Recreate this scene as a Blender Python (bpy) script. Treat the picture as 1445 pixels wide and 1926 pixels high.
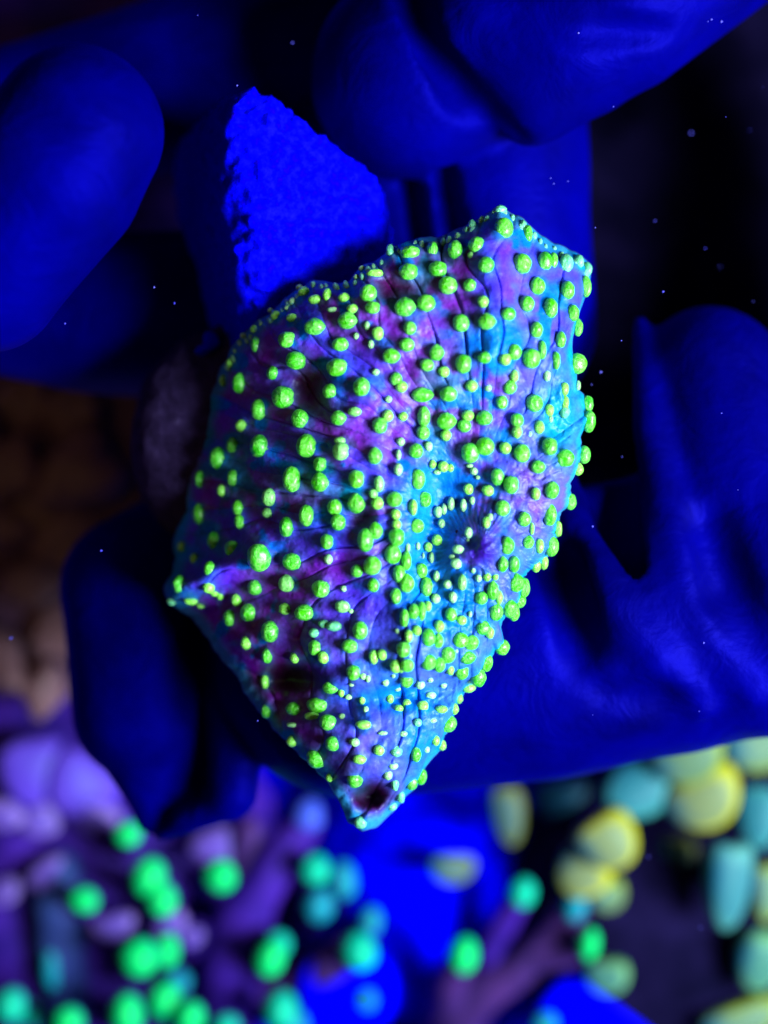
import bpy, math, random
import numpy as np
from mathutils import Vector, Matrix

# ------------------------------------------------------------------ scene, camera, light
scene = bpy.context.scene
for o in list(bpy.data.objects):
    bpy.data.objects.remove(o)
COL = scene.collection
U = 0.01            # one unit of the working numbers below is a centimetre
D = 20.07           # camera height above the coral's mid plane (cm)
ZO = 13.0           # the tank floor lies 13 cm below that plane
PPC = 150.0         # photo pixels per cm in the coral's mid plane
W3 = lambda x, y, z: (x * U, y * U, (z + ZO) * U)

cam_d = bpy.data.cameras.new('camera')
cam = bpy.data.objects.new('camera', cam_d)
COL.objects.link(cam)
cam.location = W3(0, 0, D)
cam_d.sensor_fit = 'HORIZONTAL'
cam_d.sensor_width = 24.0
cam_d.lens = 50.0
cam_d.clip_start = 0.005
cam_d.clip_end = 10.0
cam_d.dof.use_dof = True
cam_d.dof.focus_distance = (D - 0.35) * U
cam_d.dof.aperture_fstop = 5.8
scene.camera = cam

world = bpy.data.worlds.new('World')
scene.world = world
world.use_nodes = True
bg = world.node_tree.nodes['Background']
bg.inputs['Color'].default_value = (0.10, 0.12, 1.0, 1)
bg.inputs['Strength'].default_value = 0.008

def area(name, loc, target, size, power, color):
    l = bpy.data.lights.new(name, 'AREA')
    l.shape = 'RECTANGLE'; l.size = size[0] * U; l.size_y = size[1] * U
    l.energy = power; l.color = color
    o = bpy.data.objects.new(name, l); COL.objects.link(o)
    o.location = W3(*loc)
    d = Vector(target) - Vector(loc)
    o.rotation_euler = d.to_track_quat('-Z', 'Y').to_euler()
    return o
area('aquarium_led_light', (25, -6.5, 23), (0, 0, 0), (16, 16), 5.6, (0.86, 0.92, 1.0))
area('warm_fill_light', (-22, 4, 26), (0, 0, 0), (22, 22), 0.12, (1.0, 0.60, 0.22))  # added fill lamp, warm to lift the brown coral but not the glove

scene.view_settings.view_transform = 'Standard'
scene.view_settings.look = 'None'
scene.view_settings.exposure = 0.0
scene.view_settings.gamma = 1.0
scene.render.engine = 'CYCLES'
scene.cycles.diffuse_bounces = 2

# ------------------------------------------------------------------ helpers
rng = np.random.default_rng(7)
random.seed(7)
_lat = rng.random((64, 64, 64)).astype(np.float32)

def vnoise(x, y, z):
    """value noise in -1..1"""
    x = np.asarray(x, np.float32); y = np.asarray(y, np.float32); z = np.asarray(z, np.float32)
    x, y, z = np.broadcast_arrays(x, y, z)
    xi = np.floor(x).astype(np.int32); yi = np.floor(y).astype(np.int32); zi = np.floor(z).astype(np.int32)
    fx = x - xi; fy = y - yi; fz = z - zi
    fx = fx * fx * (3 - 2 * fx); fy = fy * fy * (3 - 2 * fy); fz = fz * fz * (3 - 2 * fz)
    x0 = xi & 63; x1 = (xi + 1) & 63; y0 = yi & 63; y1 = (yi + 1) & 63; z0 = zi & 63; z1 = (zi + 1) & 63
    a = _lat[x0, y0, z0] * (1 - fx) + _lat[x1, y0, z0] * fx
    b = _lat[x0, y1, z0] * (1 - fx) + _lat[x1, y1, z0] * fx
    c = _lat[x0, y0, z1] * (1 - fx) + _lat[x1, y0, z1] * fx
    d = _lat[x0, y1, z1] * (1 - fx) + _lat[x1, y1, z1] * fx
    a = a * (1 - fy) + b * fy; c = c * (1 - fy) + d * fy
    return (a * (1 - fz) + c * fz) * 2 - 1

def fbm(x, y, z, n=3):
    s = 0; a = 1.0; t = 0
    for i in range(n):
        s = s + a * vnoise(x * 2 ** i + 11 * i, y * 2 ** i + 5 * i, z * 2 ** i + 3 * i); t += a; a *= 0.5
    return s / t

def PT(px, py, z):
    """a point z cm above the coral's mid plane that stands where the photograph shows it"""
    k = (D - z) / D
    return np.array([(px - 722.5) / PPC * k, -(py - 963.0) / PPC * k, z], dtype=np.float64)

def sstep(a, b, x):
    t = np.clip((x - a) / (b - a), 0, 1)
    return t * t * (3 - 2 * t)

def srgb(r, g, b):
    f = lambda c: (c / 255 / 12.92) if c / 255 <= 0.04045 else ((c / 255 + 0.055) / 1.055) ** 2.4
    return (f(r), f(g), f(b))

def mesh_from(name, verts, faces, smooth=True):
    """verts in cm (numpy n,3), faces numpy (m,4) or a list of tuples"""
    me = bpy.data.meshes.new(name)
    v = np.asarray(verts, dtype=np.float64) * U
    if isinstance(faces, np.ndarray):
        k = faces.shape[1]
        me.vertices.add(len(v)); me.vertices.foreach_set('co', v.astype(np.float32).ravel())
        me.loops.add(faces.size); me.loops.foreach_set('vertex_index', faces.astype(np.int32).ravel())
        me.polygons.add(len(faces))
        me.polygons.foreach_set('loop_start', np.arange(0, faces.size, k, dtype=np.int32))
        me.polygons.foreach_set('loop_total', np.full(len(faces), k, dtype=np.int32))
        me.update(calc_edges=True)
        me.validate()
    else:
        me.from_pydata([tuple(p) for p in v], [], [tuple(f) for f in faces])
    if smooth:
        me.polygons.foreach_set('use_smooth', np.ones(len(me.polygons), dtype=bool))
    me.update()
    return me

def add_color(me, cols, name='Col'):
    a = me.color_attributes.new(name, 'FLOAT_COLOR', 'POINT')
    c = np.ones((len(cols), 4), np.float32); c[:, :3] = cols
    a.data.foreach_set('color', c.ravel())

def obj(name, me, mat=None, parent=None, loc=None):
    o = bpy.data.objects.new(name, me)
    COL.objects.link(o)
    if mat is not None and me is not None and len(me.materials) == 0:
        me.materials.append(mat)
    if parent is not None:
        o.parent = parent
    if loc is not None:
        o.location = loc
    return o

def tag(o, label=None, cat=None, group=None, kind=None):
    if label: o['label'] = label
    if cat: o['category'] = cat
    if group: o['group'] = group
    if kind: o['kind'] = kind
    return o

def empty(name, pos):
    o = bpy.data.objects.new(name, None)
    o.empty_display_size = 0.005
    COL.objects.link(o); o.location = W3(*pos)
    return o

def surface_nets(F, org, h):
    s = F < 0
    nx, ny, nz = F.shape
    c = [(i, j, k) for i in (0, 1) for j in (0, 1) for k in (0, 1)]
    sl = lambda A, i, j, k: A[i:nx - 1 + i, j:ny - 1 + j, k:nz - 1 + k]
    cnt = np.zeros((nx - 1, ny - 1, nz - 1), np.int8)
    for q in c: cnt += sl(s, *q)
    mask = (cnt > 0) & (cnt < 8)
    idx = np.full(mask.shape, -1, np.int32)
    n = int(mask.sum()); idx[mask] = np.arange(n)
    I = np.argwhere(mask)
    vals = {q: sl(F, *q)[mask].astype(np.float64) for q in c}
    acc = np.zeros((n, 3)); num = np.zeros(n)
    for a in c:
        for ax in range(3):
            if a[ax]: continue
            b = list(a); b[ax] = 1; b = tuple(b)
            va, vb = vals[a], vals[b]
            m = (va < 0) != (vb < 0)
            t = va[m] / (va[m] - vb[m])
            p = np.tile(np.array(a, float), (m.sum(), 1)); p[:, ax] += t
            acc[m] += p; num[m] += 1
    V = (I + acc / num[:, None]) * h + np.array(org)
    faces = []
    for ax in range(3):
        A = np.moveaxis(s, ax, 0); X = np.moveaxis(idx, ax, 0)
        ch = (A[:-1] != A[1:])[:, 1:-1, 1:-1]
        i, j, k = np.nonzero(ch); j = j + 1; k = k + 1
        q = np.stack([X[i, j - 1, k - 1], X[i, j, k - 1], X[i, j, k], X[i, j - 1, k]], 1)
        flip = ~A[i, j, k]
        if ax == 1: flip = ~flip
        q[flip] = q[flip][:, ::-1]
        faces.append(q)
    Fq = np.concatenate(faces)
    Fq = Fq[(Fq >= 0).all(1)]
    return V, Fq

class SDF:
    def __init__(s, lo, hi, h):
        s.lo = np.array(lo, float); s.h = h
        n = [int((b - a) / h) + 1 for a, b in zip(lo, hi)]
        ax = [(lo[i] + h * np.arange(n[i])).astype(np.float32) for i in range(3)]
        s.X, s.Y, s.Z = np.meshgrid(*ax, indexing='ij')
        s.F = np.full(s.X.shape, 10.0, np.float32)
    def cap(s, a, b, ra, rb):
        a = np.asarray(a, np.float32); d = np.asarray(b, np.float32) - a
        dx, dy, dz = s.X - a[0], s.Y - a[1], s.Z - a[2]
        t = np.clip((dx * d[0] + dy * d[1] + dz * d[2]) / max(float(d @ d), 1e-6), 0, 1)
        return np.sqrt((dx - t * d[0]) ** 2 + (dy - t * d[1]) ** 2 + (dz - t * d[2]) ** 2) - (ra + (rb - ra) * t)
    def ell(s, c, r):
        q = np.sqrt(((s.X - c[0]) / r[0]) ** 2 + ((s.Y - c[1]) / r[1]) ** 2 + ((s.Z - c[2]) / r[2]) ** 2)
        return (q - 1) * min(r)
    def add(s, d, k=0.25):
        hh = np.clip(0.5 + 0.5 * (s.F - d) / k, 0, 1)
        s.F = s.F * (1 - hh) + d * hh - k * hh * (1 - hh)
    def cut(s, d, k=0.2):
        d = -d
        hh = np.clip(0.5 - 0.5 * (s.F - d) / k, 0, 1)
        s.F = s.F * (1 - hh) + d * hh + k * hh * (1 - hh)
    def chain(s, pts, rs, k=0.25, cut=False):
        d = None
        for i in range(len(pts) - 1):
            e = s.cap(pts[i], pts[i + 1], rs[i], rs[i + 1])
            d = e if d is None else np.minimum(d, e)
        (s.cut if cut else s.add)(d, k)
    def mesh(s, name):
        V, Fq = surface_nets(s.F, s.lo, s.h)
        V[:, 2] += ZO
        return mesh_from(name, V, Fq)

def tube(pts, rs, n=12, caps=True, wob=0.0, seed=0):
    """a tapering tube through points (cm): verts, faces with rounded ends"""
    pts = [Vector(p) for p in pts]
    # smooth the path
    P2, R2 = [], []
    m = len(pts)
    for i in range(m - 1):
        p0 = pts[max(i - 1, 0)]; p1 = pts[i]; p2 = pts[i + 1]; p3 = pts[min(i + 2, m - 1)]
        for q in range(5):
            t = q / 5
            P2.append(0.5 * ((2 * p1) + (p2 - p0) * t + (2 * p0 - 5 * p1 + 4 * p2 - p3) * t * t + (3 * p1 - p0 - 3 * p2 + p3) * t ** 3))
            R2.append(rs[i] * (1 - t) + rs[i + 1] * t)
    P2.append(pts[-1]); R2.append(rs[-1])
    d0 = (P2[1] - P2[0]).normalized(); d1 = (P2[-1] - P2[-2]).normalized()
    A = [(P2[0] - d0 * R2[0] * c, R2[0] * r) for c, r in ((0.95, 0.3), (0.6, 0.8))]
    B = [(P2[-1] + d1 * R2[-1] * c, R2[-1] * r) for c, r in ((0.6, 0.8), (0.95, 0.3))]
    path = A + list(zip(P2, R2)) + B
    V, F = [], []
    up = Vector((0.31, 0.2, 0.93))
    for i, (p, r) in enumerate(path):
        d = (path[min(i + 1, len(path) - 1)][0] - path[max(i - 1, 0)][0]).normalized()
        u = d.cross(up)
        if u.length < 0.05: u = d.cross(Vector((1, 0, 0)))
        u.normalize(); v = d.cross(u)
        for k in range(n):
            a = 2 * math.pi * k / n
            rr = r * (1 + wob * math.sin(a * 2 + i * 0.9 + seed) + wob * 0.7 * math.sin(i * 1.7 + seed * 2.1 + a))
            V.append(p + u * (math.cos(a) * rr) + v * (math.sin(a) * rr))
    for i in range(len(path) - 1):
        for k in range(n):
            F.append((i * n + k, i * n + (k + 1) % n, (i + 1) * n + (k + 1) % n, (i + 1) * n + k))
    F.append(tuple(range(n))[::-1]); F.append(tuple((len(path) - 1) * n + k for k in range(n)))
    return np.array([tuple(p) for p in V]), F

# ------------------------------------------------------------------ materials
def new_mat(name, rough=0.5, spec=0.5, tint=(1, 1, 1), sss=0.0, sss_r=(1, 1, 1), sss_scale=0.001, coat=0.0, cr=0.25):
    m = bpy.data.materials.new(name); m.use_nodes = True
    nt = m.node_tree; b = nt.nodes['Principled BSDF']
    b.inputs['Roughness'].default_value = rough
    b.inputs['Specular IOR Level'].default_value = spec
    b.inputs['Specular Tint'].default_value = (*tint, 1)
    b.inputs['Subsurface Weight'].default_value = sss
    b.inputs['Subsurface Radius'].default_value = sss_r
    b.inputs['Subsurface Scale'].default_value = sss_scale
    b.inputs['Coat Weight'].default_value = coat
    b.inputs['Coat Roughness'].default_value = cr
    return m, nt, b

def nd(nt, t, **kw):
    n = nt.nodes.new(t)
    for k, v in kw.items(): setattr(n, k, v)
    return n

def noise_node(nt, scale_cm, detail=4, rough=0.55, dist=0.0):
    tc = nd(nt, 'ShaderNodeTexCoord')
    n = nd(nt, 'ShaderNodeTexNoise')
    n.inputs['Scale'].default_value = scale_cm * 100
    n.inputs['Detail'].default_value = detail
    n.inputs['Roughness'].default_value = rough
    n.inputs['Distortion'].default_value = dist
    nt.links.new(tc.outputs['Object'], n.inputs['Vector'])
    return n

def ramp(nt, src, stops):
    r = nd(nt, 'ShaderNodeValToRGB')
    while len(r.color_ramp.elements) < len(stops): r.color_ramp.elements.new(0.5)
    for e, (p, c) in zip(r.color_ramp.elements, stops):
        e.position = p; e.color = (*c, 1)
    nt.links.new(src, r.inputs['Fac'])
    return r

def add_bump(nt, b, src, strength, dist_cm):
    bp = nd(nt, 'ShaderNodeBump')
    bp.inputs['Strength'].default_value = strength
    bp.inputs['Distance'].default_value = dist_cm * U
    nt.links.new(src, bp.inputs['Height'])
    nt.links.new(bp.outputs['Normal'], b.inputs['Normal'])

# glove: dark nitrile, the lamp's blue sheen put into the base colour
M_glove, nt, b = new_mat('blue_lit_nitrile', 0.55, 0.35, (0.0, 0.0, 1.0))
n = noise_node(nt, 0.6, 4)
r = ramp(nt, n.outputs['Fac'], [(0.3, (0.0, 0.0, 0.045)), (0.7, (0.0, 0.0, 0.14))])
nt.links.new(r.outputs['Color'], b.inputs['Base Color'])
n2 = noise_node(nt, 9.0, 5, 0.6)
n3 = noise_node(nt, 1.6, 3, 0.5, 1.5)
mb = nd(nt, 'ShaderNodeMath', operation='MULTIPLY_ADD'); mb.inputs[1].default_value = 4.0
nt.links.new(n3.outputs['Fac'], mb.inputs[0]); nt.links.new(n2.outputs['Fac'], mb.inputs[2])
add_bump(nt, b, mb.outputs[0], 0.28, 0.03)

# ceramic plug: rough, the lamp's blue put into the base colour
M_plug, nt, b = new_mat('rough_blue_lit_ceramic', 0.9, 0.2, (0.0, 0.0, 1.0))
n = noise_node(nt, 8.0, 6, 0.7)
r = ramp(nt, n.outputs['Fac'], [(0.30, (0.006, 0.0, 0.55)), (0.45, (0.0, 0.0, 0.92)), (0.68, (0.004, 0.004, 0.95))])
nt.links.new(r.outputs['Color'], b.inputs['Base Color'])
n2 = noise_node(nt, 11.0, 5, 0.7)
add_bump(nt, b, n2.outputs['Fac'], 0.9, 0.06)

M_base, nt, b = new_mat('dark_encrusted_rock', 0.9, 0.15, (0.3, 0.3, 1.0))
n = noise_node(nt, 5.0, 6, 0.7)
r = ramp(nt, n.outputs['Fac'], [(0.3, (0.012, 0.008, 0.03)), (0.6, (0.035, 0.022, 0.09)), (0.8, (0.09, 0.07, 0.20))])
nt.links.new(r.outputs['Color'], b.inputs['Base Color'])
add_bump(nt, b, n.outputs['Fac'], 0.8, 0.08)

# coral tissue (colour attribute plus fine mottling)
M_disc, nt, b = new_mat('coral_tissue', 0.45, 0.25, (0.5, 0.8, 1.0), 0.18, (0.4, 0.5, 1.0), 0.0012, 0.08)
at = nd(nt, 'ShaderNodeAttribute', attribute_name='Col')
n = noise_node(nt, 14.0, 5, 0.65)
hs = nd(nt, 'ShaderNodeHueSaturation')
mr = nd(nt, 'ShaderNodeMapRange')
mr.inputs['From Min'].default_value = 0.3; mr.inputs['From Max'].default_value = 0.7
mr.inputs['To Min'].default_value = 0.72; mr.inputs['To Max'].default_value = 1.25
nt.links.new(n.outputs['Fac'], mr.inputs['Value'])
nt.links.new(mr.outputs['Result'], hs.inputs['Value'])
nt.links.new(at.outputs['Color'], hs.inputs['Color'])
nt.links.new(hs.outputs['Color'], b.inputs['Base Color'])
n2 = noise_node(nt, 10.0, 6, 0.65, 0.6)
add_bump(nt, b, n2.outputs['Fac'], 0.35, 0.035)

# green vesicle
M_ves, nt, b = new_mat('green_vesicle', 0.30, 0.6, (0.75, 1.0, 0.85), 0.15, (0.4, 1.0, 0.15), 0.0012, 0.45)
at = nd(nt, 'ShaderNodeAttribute', attribute_name='Col')
oi = nd(nt, 'ShaderNodeObjectInfo')
tc = nd(nt, 'ShaderNodeTexCoord')
n = nd(nt, 'ShaderNodeTexNoise', noise_dimensions='4D')
n.inputs['Scale'].default_value = 130.0; n.inputs['Detail'].default_value = 5; n.inputs['Roughness'].default_value = 0.6
n.inputs['Distortion'].default_value = 1.2
mw = nd(nt, 'ShaderNodeMath', operation='MULTIPLY'); mw.inputs[1].default_value = 37.0
nt.links.new(oi.outputs['Random'], mw.inputs[0]); nt.links.new(mw.outputs[0], n.inputs['W'])
nt.links.new(tc.outputs['Object'], n.inputs['Vector'])
# pale streaks: the caps' highlights painted into the colour
r = ramp(nt, n.outputs['Fac'], [(0.46, (0, 0, 0)), (0.52, (0.75, 0.75, 0.75)), (0.58, (0.05, 0.05, 0.05)), (0.75, (0.3, 0.3, 0.3))])
mx = nd(nt, 'ShaderNodeMix', data_type='RGBA')
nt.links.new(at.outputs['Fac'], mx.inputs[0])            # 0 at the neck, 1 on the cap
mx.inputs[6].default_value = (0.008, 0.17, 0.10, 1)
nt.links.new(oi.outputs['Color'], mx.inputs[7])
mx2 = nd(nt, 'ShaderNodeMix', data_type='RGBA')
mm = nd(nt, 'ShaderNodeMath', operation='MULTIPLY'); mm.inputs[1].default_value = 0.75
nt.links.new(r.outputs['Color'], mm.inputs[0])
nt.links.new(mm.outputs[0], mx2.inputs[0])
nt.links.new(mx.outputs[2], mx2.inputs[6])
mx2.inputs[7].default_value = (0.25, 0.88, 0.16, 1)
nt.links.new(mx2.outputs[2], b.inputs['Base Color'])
add_bump(nt, b, n.outputs['Fac'], 0.9, 0.05)

def plain(name, c0, c1, scale=2.0, rough=0.6, spec=0.4, tint=(1, 1, 1), bump=0.3, dist=0.05):
    m, nt, b = new_mat(name, rough, spec, tint)
    n = noise_node(nt, scale, 4)
    r = ramp(nt, n.outputs['Fac'], [(0.35, c0), (0.65, c1)])
    nt.links.new(r.outputs['Color'], b.inputs['Base Color'])
    add_bump(nt, b, n.outputs['Fac'], bump, dist)
    return m

M_floor = plain('blue_lit_sand', (0.0, 0.0, 0.5), (0.002, 0.002, 0.85), 1.2, 0.9, 0.1, (0, 0, 1))  # the lamp's blue light is put into the sand colour
M_rock = plain('dark_reef_rock', (0.002, 0.0018, 0.012), (0.007, 0.005, 0.035), 1.0, 0.9, 0.05, (0.3, 0.3, 1), 0.8, 0.15)
M_brown = plain('brown_coral_skin', (0.05, 0.02, 0.06), (0.14, 0.075, 0.10), 1.0, 0.7, 0.3, (0.6, 0.6, 1))
M_purple = plain('purple_coral_skin', (0.015, 0.004, 0.14), (0.05, 0.012, 0.30), 0.9, 0.6, 0.3, (0.4, 0.4, 1))
M_navy = plain('navy_coral_skin', (0.008, 0.015, 0.10), (0.02, 0.05, 0.20), 0.9, 0.6, 0.3, (0.4, 0.4, 1))
M_maroon = plain('violet_brown_skin', (0.025, 0.010, 0.08), (0.06, 0.02, 0.14), 0.9, 0.6, 0.3, (0.4, 0.4, 1))

def tip_mat(name, other, fac_lo=0.0):
    m, nt, b = new_mat(name, 0.5, 0.2, (0.6, 1, 0.9), 0.1, (0.5, 1, 0.8), 0.002)
    at = nd(nt, 'ShaderNodeAttribute', attribute_name='Col')
    oi = nd(nt, 'ShaderNodeObjectInfo')
    mx = nd(nt, 'ShaderNodeMix', data_type='RGBA')
    if fac_lo:
        nn = noise_node(nt, 0.5, 1)
        sx = nd(nt, 'ShaderNodeSeparateXYZ'); tcc = nd(nt, 'ShaderNodeTexCoord')
        nt.links.new(tcc.outputs['Object'], sx.inputs[0])
        ma = nd(nt, 'ShaderNodeMath', operation='MULTIPLY_ADD'); ma.inputs[1].default_value = 30.0
        nt.links.new(sx.outputs['X'], ma.inputs[0]); nt.links.new(nn.outputs['Fac'], ma.inputs[2])
        rr = ramp(nt, ma.outputs[0], [(0.14, (0.05, 0.05, 0.05)), (0.40, (1, 1, 1))])
        mu = nd(nt, 'ShaderNodeMath', operation='MULTIPLY')
        nt.links.new(at.outputs['Fac'], mu.inputs[0]); nt.links.new(rr.outputs['Color'], mu.inputs[1])
        nt.links.new(mu.outputs[0], mx.inputs[0])
    else:
        nt.links.new(at.outputs['Fac'], mx.inputs[0])
    mx.inputs[6].default_value = (*other, 1)
    nt.links.new(oi.outputs['Color'], mx.inputs[7])
    nt.links.new(mx.outputs[2], b.inputs['Base Color'])
    n = noise_node(nt, 4.0, 3)
    add_bump(nt, b, n.outputs['Fac'], 0.25, 0.05)
    return m
M_tip = tip_mat('green_tentacle_tip', (0.02, 0.10, 0.42))
M_lav = tip_mat('lavender_tentacle', (0.05, 0.02, 0.34))
M_ham = tip_mat('hammer_tentacle', (0.004, 0.075, 0.14), 1.0)
M_speck = plain('pale_debris', (0.02, 0.02, 0.5), (0.14, 0.14, 0.8), 5.0, 0.7, 0.3)

# ------------------------------------------------------------------ the setting
fv = []
N = 60
for j in range(N + 1):
    for i in range(N + 1):
        x = -30 + 60 * i / N; y = -30 + 60 * j / N
        fv.append((x, y, 0.35 * float(vnoise(x * 0.35, y * 0.35, 1.0)) + 0.0))
ff = np.array([[j * (N + 1) + i, j * (N + 1) + i + 1, (j + 1) * (N + 1) + i + 1, (j + 1) * (N + 1) + i] for j in range(N) for i in range(N)])
fl = obj('ground', mesh_from('ground', fv, ff), M_floor)
tag(fl, kind='structure')

def rock(name, c, r, mat, label, seed, res=0.22, rough=0.35, parent=None):
    lo = [c[i] - r[i] - 0.8 for i in range(3)]; hi = [c[i] + r[i] + 0.8 for i in range(3)]
    s = SDF(lo, hi, res)
    s.F = s.ell(c, r)
    s.F += rough * fbm(s.X * 0.8 + seed, s.Y * 0.8, s.Z * 0.8, 3)
    s.F = np.maximum(s.F, -(s.Z + ZO - 0.0) )
    s.F[:, :, 0] = np.maximum(s.F[:, :, 0], 0.1)
    o = obj(name, s.mesh(name), mat, parent)
    if label: tag(o, label, 'rock')
    return o

def PE(px, py, z):
    return PT(px, py, z)

rock('reef_rock', PE(1250, 480, -11.0), (5.6, 6.2, 2.6), M_rock, 'dark rock added to black out the gap beside the thumb of the glove', 3)  # rock added and kept near black to darken the gap
rock('reef_rock', PE(1290, 1700, -11.0), (3.6, 3.2, 2.3), M_rock, 'dark rock under the yellow hammer coral', 9)
rock('reef_rock', PE(250, 150, -11.0), (6.0, 3.6, 2.6), M_purple, 'shaded violet rock behind the raised glove fingertip', 15)
rock('reef_rock', PE(120, 1560, -11.5), (3.9, 5.2, 2.2), M_purple, 'dark rock under the lavender coral with green tips', 21)

rock('reef_rock', PE(150, 960, -11.2), (5.0, 4.2, 2.4), M_brown, 'dim brown rock carrying the lumpy coral in the shade', 27)

# ------------------------------------------------------------------ gloved hand
h = SDF((-8.6, -6.6, -7.0), (9.6, 9.2, 3.2), 0.085)
p = PT
# curled finger on the left: knuckle outside the frame, tip towards the viewer
h.chain([p(150, 245, 1.1), p(95, 330, 1.1), p(-40, 500, 0.7), p(-170, 520, -0.8), p(-160, 470, -2.8)], [1.00, 1.08, 1.05, 1.1, 1.2])
# two fingers that pass behind the plug
h.chain([p(-180, 300, -3.8), p(350, 150, -4.4), p(760, 90, -4.2)], [1.15, 1.28, 1.3], 0.3)
h.chain([p(-160, 520, -3.2), p(150, 590, -3.6), p(600, 600, -3.7)], [1.15, 1.15, 1.4], 0.3)
# palm behind the coral
h.chain([p(700, 350, -3.9), p(800, 800, -4.2), p(900, 1150, -3.6)], [1.6, 1.9, 1.7], 0.4)
# upright piece behind plug and coral
h.chain([p(930, 230, -3.0), p(935, 620, -3.2)], [1.35, 1.40], 0.15)
# lower edge of the hand
h.chain([p(655, 1245, -2.5), p(1000, 1205, -2.3), p(1500, 1085, -2.1)], [1.88, 1.95, 2.05], 0.3)
# the finger on the far right
h.chain([p(1335, 715, -2.0), p(1385, 950, -1.6), p(1440, 1200, -1.5)], [1.0, 1.15, 1.3], 0.25)
# shaded finger at lower left with loose pointed end
h.chain([p(380, 1040, -3.6), p(262, 1110, -3.2), p(268, 1340, -3.1), p(286, 1535, -3.0)], [1.1, 1.12, 0.98, 0.28], 0.25)
h.chain([p(300, 1572, -2.8), p(345, 1545, -2.6), p(430, 1510, -2.4)], [0.10, 0.20, 0.25], 0.12)
h.chain([p(440, 1330, -2.5), p(440, 1490, -2.4)], [0.40, 0.36], 0.15)
h.chain([p(360, 1180, -3.6), p(365, 1420, -3.3), p(365, 1510, -3.1)], [0.8, 0.6, 0.35], 0.3)
# wrist and heel, out of frame
h.chain([p(1500, 1085, -3.2), p(2000, 800, -3.6)], [2.2, 2.5], 0.6)
h.chain([p(1500, -330, -2.4), p(1900, 150, -3.0), p(2000, 800, -3.6)], [1.6, 1.8, 2.4], 0.6)
# cleft between lower edge and right finger
h.chain([p(1150, 760, -1.0), p(1155, 1000, -1.0), p(1185, 1100, -0.8), p(1312, 1295, -0.4)], [0.52, 0.50, 0.42, 0.03], 0.12, True)
h.chain([p(1150, 760, -2.2), p(1155, 1000, -2.2), p(1190, 1110, -2.0), p(1300, 1270, -1.5)], [0.62, 0.50, 0.38, 0.05], 0.12, True)
h.chain([p(1140, 700, -3.8), p(1160, 1000, -3.6), p(1200, 1110, -3.2)], [0.8, 0.6, 0.35], 0.12, True)
# folds along the cleft
h.chain([p(1045, 900, -1.4), p(1085, 1010, -0.85), p(1150, 1140, -0.45), p(1235, 1235, -0.38), p(1320, 1330, -0.6)], [0.24, 0.26, 0.28, 0.26, 0.12], 0.22)
h.chain([p(1205, 610, -1.9), p(1222, 800, -1.15), p(1262, 1000, -0.75), p(1330, 1180, -0.5), p(1420, 1300, -0.5)], [0.10, 0.22, 0.30, 0.25, 0.15], 0.25)
# soft dents
h.chain([p(1055, 1060, -0.75), p(1085, 1150, -0.55), p(1100, 1270, -0.2)], [0.36, 0.34, 0.16], 0.3, True)
h.chain([p(1335, 990, -0.45), p(1375, 1100, -0.2), p(1430, 1200, 0.0)], [0.24, 0.34, 0.22], 0.3, True)
h.chain([p(1140, 1310, -0.35), p(1250, 1335, -0.3), p(1340, 1350, -0.25)], [0.16, 0.26, 0.14], 0.25, True)
# thumb, lower left form then the upper form that overlaps it
h.chain([p(770, 145, -1.9), p(930, 40, -1.7), p(1200, -200, -1.8)], [1.36, 1.45, 1.5], 0.12)
h.chain([p(1010, 185, -1.05), p(925, 30, -0.95), p(890, -150, -1.1)], [0.62, 0.82, 1.0], 0.08)
h.chain([p(1075, 60, -1.0), p(1150, 0, -0.9), p(1500, -300, -1.4)], [1.15, 1.24, 1.5], 0.35)
h.chain([p(900, -40, 0.15), p(985, 30, 0.2), p(1090, 62, 0.25), p(1250, 62, 0.0)], [0.34, 0.26, 0.24, 0.12], 0.16, True)
h.chain([p(760, -60, -0.75), p(815, 90, -0.75), p(880, 190, -0.8), p(965, 268, -1.0)], [0.30, 0.30, 0.26, 0.16], 0.18, True)
# slits in the upright piece
h.chain([p(772, 310, -2.35), p(803, 480, -2.35)], [0.20, 0.22], 0.04, True)
h.chain([p(835, 310, -1.95), p(862, 480, -1.95)], [0.24, 0.26], 0.04, True)
# wrinkles
h.F += 0.05 * fbm(h.X * 0.7, h.Y * 0.7, h.Z * 0.7, 2) + 0.055 * np.sin(h.X * 1.3 + h.Y * 2.3 + 2.0 * vnoise(h.X * 0.6, h.Y * 0.6, h.Z * 0.6)) * np.clip(vnoise(h.X * 0.5 + 9, h.Y * 0.5, h.Z * 0.5), 0, 1)
for a in (0, -1):
    h.F[a] = 0.1; h.F[:, a] = 0.1; h.F[:, :, a] = 0.1
hand = obj('gloved_hand', h.mesh('gloved_hand'), M_glove)
tag(hand, 'hand in a blue lit nitrile glove holding up the spotted coral on its plug', 'hand')
del h

# ------------------------------------------------------------------ the spotted mushroom coral
coral = empty('mushroom_coral', tuple(PT(640, 800, -2.6)))
tag(coral, 'purple and cyan mushroom coral covered in bright green vesicles, held by the glove', 'coral')
CL = Vector(coral.location)

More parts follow.
